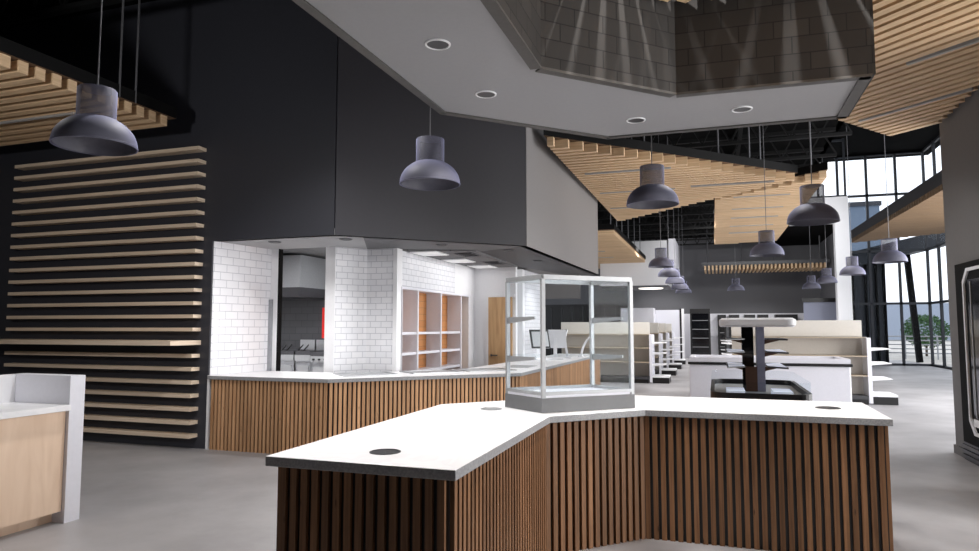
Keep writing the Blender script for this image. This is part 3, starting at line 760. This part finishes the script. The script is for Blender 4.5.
# ------------------------------------------------------------------ tiered display
def rrect(cx, cy, hx, hy, r, n=7):
    pts = []
    for sx, sy, a0 in ((1, 1, 0), (-1, 1, PI/2), (-1, -1, PI), (1, -1, 1.5*PI)):
        for i in range(n+1):
            a = a0+PI/2*i/n; pts.append((cx+sx*(hx-r)+r*math.cos(a), cy+sy*(hy-r)+r*math.sin(a)))
    return pts
def rring(mb, o, i_, z0, z1):
    n = len(o)
    vs = [(x, y, z0) for x, y in o]+[(x, y, z1) for x, y in o]+[(x, y, z0) for x, y in i_]+[(x, y, z1) for x, y in i_]
    fs = []
    for a in range(n):
        b2 = (a+1) % n
        fs += [(a, b2, n+b2, n+a), (2*n+b2, 2*n+a, 3*n+a, 3*n+b2), (n+a, n+b2, 3*n+b2, 3*n+a), (b2, a, 2*n+a, 2*n+b2)]
    return mb.add(vs, fs)
td = thing('tiered_display', 'tiered display stand with rounded white canopy, glass shelves and black rim base', 'display stand', (0.53, 10.75, 0))
cx, cy = 0.53, 10.75
MB().prism(rrect(cx, cy, 0.56, 1.2, 0.2), 0, 0.54).build('base_cabinet', M['whitelam'], td)
rring(MB(), rrect(cx, cy, 0.63, 1.29, 0.25), rrect(cx, cy, 0.58, 1.24, 0.2), 0.54, 0.635).build('black_rim', M['blackplastic'], td)
MB().prism(rrect(cx, cy, 0.58, 1.24, 0.2), 0.54, 0.56).build('display_deck', M['alu'], td)
for sx in (-1, 1):
    MB().box(cx+sx*0.18, cy-0.9, 0.55, cx+sx*0.42, cy-0.35, 0.63).build('product_tray', M['shelfglow'], td)
MB().box(cx+0.28, cy-1.15, 0.55, cx+0.52, cy-0.92, 0.565).build('deck_mat', M['beige'], td)
MB().box(cx-0.18, cy-0.12, 0.55, cx-0.02, cy+0.12, 1.5).build('mirror_column', M['darkglass'], td)
MB().box(cx+0.02, cy-0.12, 0.55, cx+0.13, cy+0.12, 1.5).build('post', plain('lilac_grey_post', (150, 150, 168), 0.4), td)
MB().box(cx-0.14, cy-0.135, 0.56, cx+0.02, cy-0.12, 0.92).build('lower_liner', M['brown'], td)
for z, w in ((1.335, 0.40), (1.15, 0.41), (0.94, 0.40)):
    for s in (-1, 1):
        a = 0.15
        P4 = [(cx+s*a, cy-0.32), (cx+s*w, cy-0.62), (cx+s*w, cy+0.62), (cx+s*a, cy+0.32)]
        f = MB().prism(P4, z-0.022, z).build('shelf', M['darkgrey'], td, bevel=0.004)
        Q4 = [(cx+s*(a+0.01), cy-0.3), (cx+s*(w-0.02), cy-0.58), (cx+s*(w-0.02), cy+0.58), (cx+s*(a+0.01), cy+0.3)]
        MB().prism(Q4, z+0.001, z+0.006).build('shelf_insert', M['shelfglow'] if z < 1.2 else M['glass'], f)
        MB().add([(cx+s*0.12, cy-0.06, z-0.09), (cx+s*0.12, cy-0.04, z-0.09), (cx+s*0.12, cy-0.04, z-0.02), (cx+s*0.12, cy-0.06, z-0.02), (cx+s*0.34, cy-0.06, z-0.03), (cx+s*0.34, cy-0.04, z-0.03), (cx+s*0.34, cy-0.04, z-0.02), (cx+s*0.34, cy-0.06, z-0.02)],
                 [(0, 1, 2, 3), (7, 6, 5, 4), (0, 4, 5, 1), (1, 5, 6, 2), (2, 6, 7, 3), (3, 7, 4, 0)]).build('shelf_bracket', M['brown'], td)
rring(MB(), rrect(cx, cy, 0.62, 1.28, 0.24), rrect(cx, cy, 0.612, 1.272, 0.232), 0.6, 0.78).build('glass_guard', M['glass'], td)
mb = MB()
for z0, z1, e0, e1 in ((1.5, 1.53, 0.465, 0.49), (1.53, 1.60, 0.49, 0.49), (1.60, 1.625, 0.49, 0.455)):
    o0 = rrect(cx, cy, e0, 1.0+e0-0.49, 0.18); o1 = rrect(cx, cy, e1, 1.0+e1-0.49, 0.18); n = len(o0)
    mb.add([(x, y, z0) for x, y in o0]+[(x, y, z1) for x, y in o1], [(a, (a+1) % n, n+(a+1) % n, n+a) for a in range(n)])
    if z0 == 1.5: mb.add([(x, y, z0) for x, y in o0], [tuple(range(n-1, -1, -1))])
    if z1 == 1.625: mb.add([(x, y, z1) for x, y in o1], [tuple(range(n))])
mb.build('canopy', M['white'], td, smooth=True)

# ------------------------------------------------------------------ far wall equipment
def cooler(label, x0, x1, y, h, shelves=4):
    t = thing('upright_cooler', label, 'cooler', ((x0+x1)/2, y, 0), 'upright coolers along the far wall')
    MB().box(x0, y, 0.0, x1, y+0.7, h).build('cabinet', M['blackplastic'], t)
    f = MB().box(x0+0.07, y-0.02, 0.3, x1-0.07, y, h-0.22).build('door', M['darkglass'], t)
    mb = MB().box(x0+0.03, y-0.04, 0.26, x0+0.07, y, h-0.18).box(x1-0.07, y-0.04, 0.26, x1-0.03, y, h-0.18).box(x0+0.07, y-0.04, h-0.22, x1-0.07, y, h-0.18).box(x0+0.07, y-0.04, 0.26, x1-0.07, y, 0.3)
    mb.build('door_frame', M['blackplastic'], f)
    for k in range(shelves):
        z = 0.55+k*(h-0.95)/max(1, shelves-0.6)
        MB().box(x0+0.09, y-0.025, z, x1-0.09, y-0.02, z+0.035).build('shelf_edge', M['case_base'], t)
    return t
cooler('black upright cooler with four shelf edges standing forward of the white wall', -1.17, -0.27, 33.0, 2.35)
CO = [(0.06, 0.44, 'narrow black cooler in the white wall, beside the standing cooler'), (0.57, 1.03, 'black cooler in the white wall, second along from the standing cooler'),
      (1.25, 1.73, 'black cooler in the white wall, third along from the standing cooler'), (1.84, 2.30, 'black cooler in the white wall, fourth along from the standing cooler'),
      (2.60, 3.55, 'wide black cooler in the white wall closest to the windows')]
for x0, x1, lab in CO: cooler(lab, x0, x1, 33.75, 2.08)
# white store partitions between shelves and far wall
pt = thing('white_partition', 'tall plain white partition panel with dark edge at the aisle end', 'partition', (-1.9, 30.6, 0))
MB().box(-2.55, 30.6, 0, -1.52, 30.72, 2.25).build('panel', M['whitelam'], pt)
MB().box(-1.52, 30.58, 0, -1.44, 30.74, 2.3).build('dark_edge', M['blackplastic'], pt)
MB().box(-1.44, 30.58, 0, -1.34, 30.74, 2.3).build('white_post', M['white'], pt)
pb = thing('white_cabinet', 'tall bluish white cabinet block behind the gondola headers', 'cabinet', (-3.2, 30, 0))
MB().box(-3.95, 29.6, 0.0, -2.55, 30.5, 2.32).build('cabinet_body', M['whitelam'], pb)
MB().box(-3.95, 29.58, 0.0, -2.55, 29.6, 0.12).build('plinth', M['darkgrey'], pb)
# hanging white bulkhead box far away
hb = thing('hanging_bulkhead', 'white box bulkhead hanging far behind the row of pendants', 'bulkhead', (-2.8, 28, 3.1))
MB().box(-4.4, 27.0, 3.14, -1.75, 29.5, 4.9).build('box_panel', M['white'], hb)
MB().box(-1.72, 26.95, 3.3, -1.45, 29.5, 4.95).build('side_panel', M['whitelam'], hb)
MB().box(-4.4, 27.1, 3.08, -1.75, 29.5, 3.14).build('soffit', M['farw'], hb)
MB().lathe([(0.5, 0), (0.46, -0.03), (0.001, -0.03)], (-2.5, 28, 3.08), 32).build('round_light', M['ringlight'], hb)
# second bulkhead beyond the kitchen with black merchandise bay under it
struct('wall_second_bulkhead', MB().box(-8.5, 26.0, 2.62, -5.05, 26.2, DECK), M['grayw'])
bc = thing('black_display_bay', 'long black cooler bay with vertical bars against the far wall', 'cooler', (-5, 30, 0))
MB().box(-8.0, 31.0, 0, -3.6, 31.6, 2.55).build('cabinet', M['blackplastic'], bc)
for i in range(9): MB().box(-7.9+i*0.5, 30.96, 0.2, -7.86+i*0.5, 31.0, 2.4).build('upright_bar', M['darkgrey'], bc)
# white column, transom and grey partition by the windows
struct('wall_column', MB().box(4.18, 27, 0, 4.65, 27.4, 6.25), M['white'])
struct('wall_transom', MB().box(2.7, 27, 5.3, 4.18, 27.4, 6.25), M['white'])
struct('wall_window_side', MB().box(4.62, 27.4, 0, 4.72, 34.5, 6.25), M['farw'])
gp = thing('grey_partition', 'blue-grey partition with black top rail below the trellis end', 'partition', (4, 28, 0))
MB().box(3.2, 28.3, 0, 4.4, 28.4, 2.45).build('panel', plain('blue_grey_panel', (128, 132, 150), 0.6), gp)
MB().box(3.15, 28.26, 2.45, 4.4, 28.44, 2.6).build('top_rail', M['blackplastic'], gp)

# ------------------------------------------------------------------ window walls
def mullions(mb, pts, t=0.07):
    for p, q in pts: mb.beam(p, q, t, t)
    return mb
w1 = struct('window_1', mullions(MB(), [((4.72, 30, z), (7.84, 30, z)) for z in (0.04, 2.42, 4.5, 6.75, 8.38)]+[((x, 30, 0), (x, 30, 8.45)) for x in (4.80, 5.84, 6.87, 7.84)], 0.09), M['mull'])
MB().box(4.72, 29.995, 0, 7.84, 30.005, 8.4).build('window_glass', M['winglass'], w1)
w2 = struct('window_2', mullions(MB(), [((7.84, 18, z), (7.84, 30, z)) for z in (0.04, 2.42, 4.5, 6.75, 8.38)]+[((7.84, y, 0), (7.84, y, 8.45)) for y in (18, 20.5, 23, 25.3, 27.2, 28.6)], 0.09), M['mull'])
MB().box(7.835, 18, 0, 7.845, 30, 8.4).build('window_glass', M['winglass'], w2)
struct('wall_clerestory_header', MB().box(2.7, 29.95, 8.38, 8.0, 30.1, 9.2), M['deck'])
w3 = struct('window_3', mullions(MB(), [((2.7, 27.2, z), (4.6, 27.2, z)) for z in (6.3, 8.38)]+[((x, 27.2, 6.25), (x, 27.2, 8.45)) for x in (2.75, 3.7, 4.6)], 0.07), M['mull'])
# ------------------------------------------------------------------ outside
struct('ground_outside', MB().box(8.0, -10, -0.15, 90, 90, -0.05).box(2.0, 35, -0.15, 8.0, 90, -0.05), M['paving'])
struct('hills_outside', MB().box(-20, 88, -0.1, 90, 89, 4.2), M['hill'])
eb = thing('dark_facade', 'dark cladded building wing with fins outside the window', 'building', (6, 33, 0))
MB().box(4.8, 32.5, 0, 6.85, 33.0, 4.35).build('wall_panel', M['extdark'], eb)
MB().add([(4.8, 31.5, 3.85), (9.5, 31.5, 5.0), (9.5, 34, 5.0), (4.8, 34, 3.85), (4.8, 31.5, 4.5), (9.5, 31.5, 5.6), (9.5, 34, 5.6), (4.8, 34, 4.5)],
         [(3, 2, 1, 0), (4, 5, 6, 7), (0, 1, 5, 4), (1, 2, 6, 5), (2, 3, 7, 6), (3, 0, 4, 7)]).build('sloping_canopy', M['extdark'], eb)
for x in (5.6, 6.1, 6.5, 6.8): MB().box(x, 32.4, 0, x+0.08, 32.5, 4.3).build('fin', M['black'], eb)
MB().beam((8.15, 33, 0), (7.85, 33, 4.6), 0.22, 0.22).build('leaning_column', M['black'], eb)
ub = thing('blue_grey_building', 'blue-grey building block seen through the upper windows', 'building', (7, 44, 0))
MB().box(5.0, 44, 0, 9.2, 47, 8.6).build('wall_panel', M['extblue'], ub)
MB().box(4.9, 43.9, 8.6, 9.3, 47, 8.85).build('parapet', M['extdark'], ub)
tre = thing('young_tree', 'small round leafy tree outside the tall windows', 'tree', (10.2, 40, 0))
MB().tube((10.2, 40, 0), (10.22, 40, 1.0), 0.06, 8, r2=0.045).tube((10.22, 40, 0.9), (9.85, 40.1, 1.5), 0.03, 6, r2=0.015).tube((10.22, 40, 0.9), (10.6, 39.9, 1.5), 0.03, 6, r2=0.015).build('trunk', M['bark'], tre)
mb = MB(); rnd = random.Random(3)
for i in range(2600):
    a = rnd.uniform(0, 2*PI); ph = math.acos(rnd.uniform(-1, 1)); r = rnd.uniform(0.45, 1)**0.5
    c = Vector((10.2+1.12*r*math.sin(ph)*math.cos(a), 40+1.0*r*math.sin(ph)*math.sin(a), 1.3+0.85*r*math.cos(ph)))
    u = Vector((rnd.gauss(0, 1), rnd.gauss(0, 1), rnd.gauss(0, 1))).normalized(); w = u.cross(Vector((rnd.gauss(0, 1), rnd.gauss(0, 1), 1))).normalized()
    mb.add([c-u*0.07, c+w*0.035, c+u*0.07, c-w*0.035], [(0, 1, 2, 3)])
mb.build('foliage', M['leaf'], tre)
rl = thing('guard_railing', 'grey metal guard railing with horizontal rails outside the windows', 'railing', (9, 37.5, 0))
for z in (0.25, 0.45, 0.65, 0.85, 1.05):
    MB().tube((7.4, 37.8, z), (12.5, 36.5, z), 0.028, 8).build('rail', M['steel'], rl)
for k in range(5):
    x = 7.4+k*1.27; y = 37.8-k*0.325
    MB().tube((x, y, -0.05), (x, y, 1.1), 0.035, 8).build('post', M['steel'], rl)

# ------------------------------------------------------------------ wall cooler at the right edge
fr = thing('wall_fridge', 'dark framed glass door fridge with white inner border set on the grey wall', 'fridge', (2.6, 8.3, 0))
FX, F0, F1 = 2.68, 6.6, 9.12
MB().box(FX-0.03, F0, 0.2, FX-0.001, F1, 2.22).build('cabinet', M['black'], fr)
def ring_yz(y0, y1, z0, z1, ch, w, xa, xb, mb):
    def oc(d):
        a, b2, c, e = y0+d, y1-d, z0+d, z1-d
        return [(a+ch, c), (b2-ch, c), (b2, c+ch), (b2, e-ch), (b2-ch, e), (a+ch, e), (a, e-ch), (a, c+ch)]
    o, i_ = oc(0), oc(w); n = 8
    vs = [(xa, y, z) for y, z in o]+[(xb, y, z) for y, z in o]+[(xa, y, z) for y, z in i_]+[(xb, y, z) for y, z in i_]
    fs = []
    for a in range(n):
        b2 = (a+1) % n
        fs += [(a, b2, n+b2, n+a), (2*n+b2, 2*n+a, 3*n+a, 3*n+b2), (n+a, n+b2, 3*n+b2, 3*n+a), (b2, a, 2*n+a, 2*n+b2)]
    return mb.add(vs, fs)
ring_yz(F0+0.1, F1-0.28, 0.32, 2.15, 0.14, 0.035, FX-0.03, FX-0.05, MB()).build('white_border', M['white'], fr)
MB().box(FX-0.04, F0+0.2, 0.5, FX-0.03, F1-0.42, 2.02).build('glass_door', M['darkglass'], fr)
mb = MB()
for k in range(3): mb.box(FX-0.05, F0, 0.03+k*0.055, FX-0.001, F1, 0.065+k*0.055)
mb.box(FX-0.03, F0, 0, FX-0.001, F1, 0.2).build('louvre_base', M['darkgrey'], fr)
for k in range(6): MB().box(FX-0.048, F0+0.3+k*0.34, 0.52, FX-0.04, F0+0.32+k*0.34, 2.0).build('door_stile', M['alu'], fr)
MB().box(FX-0.05, F1-0.62, 0.42, FX-0.03, F1-0.42, 0.5).build('price_rail', M['white'], fr)

# ------------------------------------------------------------------ light
def light(kind, name, loc, energy, rot=(0, 0, 0), color=(1, 1, 1), **k):
    d = bpy.data.lights.new(name, kind); d.energy = energy; d.color = color
    for a, v in k.items(): setattr(d, a, v)
    o = bpy.data.objects.new(name, d); COL.objects.link(o); o.location = loc; o.rotation_euler = rot
    return o
R = math.radians
w = bpy.data.worlds.new('world'); SC.world = w; w.use_nodes = True
bg = w.node_tree.nodes['Background']; bg.inputs[0].default_value = (0.93, 0.95, 1.0, 1); bg.inputs[1].default_value = 1.9

# daylight from the open glazed side at right
light('AREA', 'window_light', (6.5, 4.4, 2.2), 430, (R(90), 0, R(90)), (1, 0.98, 0.96), shape='RECTANGLE', size=3.2, size_y=3.6)
light('AREA', 'atrium_window_light', (7.4, 14.0, 2.3), 900, (R(90), 0, R(90)), (1, 0.99, 0.98), shape='RECTANGLE', size=7, size_y=4.0)
# under-soffit downlights over the island
for x, y in RD+[(-1.64, 2.9), (0.8, 5.8)]:
    light('SPOT', 'island_downlight', (x, y, RZ-0.05), 90, (0, 0, 0), (1, 0.97, 0.94), spot_size=R(120), spot_blend=0.8, shadow_soft_size=0.06)
# wall counter downlights
for x, y in ((-4.9, 7.15), (-4.3, 7.2), (-3.4, 8.1), (-2.75, 9.0), (-2.75, 10.6), (-2.9, 12.6)):
    light('SPOT', 'counter_downlight', (x, y, BULK-0.05), 30, (0, 0, 0), (1, 0.98, 0.96), spot_size=R(130), spot_blend=0.7, shadow_soft_size=0.05)
# prep room and kitchen
light('AREA', 'prep_light', (-3.75, 10.2, 2.53), 5, (0, 0, 0), (1, 0.99, 0.98), shape='RECTANGLE', size=0.5, size_y=1.8)
light('AREA', 'kitchen_light', (-7.6, 9.8, 2.95), 180, (0, 0, 0), (1, 0.99, 0.98), shape='RECTANGLE', size=1.2, size_y=1.2)
light('POINT', 'hood_fill', (-5.7, 11.4, 2.5), 230, shadow_soft_size=0.1)  # added hidden fill for the hood's right face
# added ceiling spots without fittings, general fill for the store
for x, y, e in ((-6.5, 3.6, 150), (-3.7, 4.7, 330), (0.3, 8.8, 260), (-0.2, 17.2, 350), (2.3, 16.8, 250), (-2.3, 17.0, 350), (-0.2, 20.5, 300), (-2.2, 24.2, 300), (1.2, 25.5, 350), (-0.3, 29.5, 500), (-2.5, 32.2, 500), (-4.5, 24, 400), (3.2, 24.5, 300)):
    light('SPOT', 'fill_spot', (x, y, 4.7), e, (0, 0, 0), (1, 0.98, 0.97), spot_size=R(125), spot_blend=0.6, shadow_soft_size=0.12)
for x, e in ((0.8, 420), (3.0, 220)):
    light('SPOT', 'wall_fill', (x, 24.3, 5.1), e, (R(84), 0, 0), (1, 0.99, 0.98), spot_size=R(120), spot_blend=0.8, shadow_soft_size=0.2)  # added fill to lift the far wall
light('SPOT', 'wall_fill', (-5.4, 1.2, 3.3), 240, (R(88), 0, R(22)), (1, 0.98, 0.96), spot_size=R(120), spot_blend=0.8, shadow_soft_size=0.2)  # added fill from out of view onto the bulkhead and oak boards
light('SPOT', 'low_fill', (1.6, 31.6, 3.7), 420, (0, 0, 0), (1, 0.98, 0.97), spot_size=R(150), spot_blend=0.6, shadow_soft_size=0.12)  # added fill under the trellis for the far end
light('SPOT', 'panel_fill', (1.0, 8.7, 2.9), 130, (R(111), 0, R(34)), (1, 0.97, 0.93), spot_size=R(62), spot_blend=0.8, shadow_soft_size=0.1)  # added upward fill for the triangular panel's slat ends
# spots above the slats by the block upstand
for x, y, e in ((0.45, 3.7, 260), (2.15, 3.7, 420), (1.5, 3.3, 200)):
    light('SPOT', 'upstand_spot', (x, y, 4.9), e, (R(14), 0, 0), (1, 0.96, 0.92), spot_size=R(125), spot_blend=0.5, shadow_soft_size=0.03)

SC.view_settings.view_transform = 'Standard'
SC.view_settings.look = 'None'
SC.view_settings.exposure = 0.0
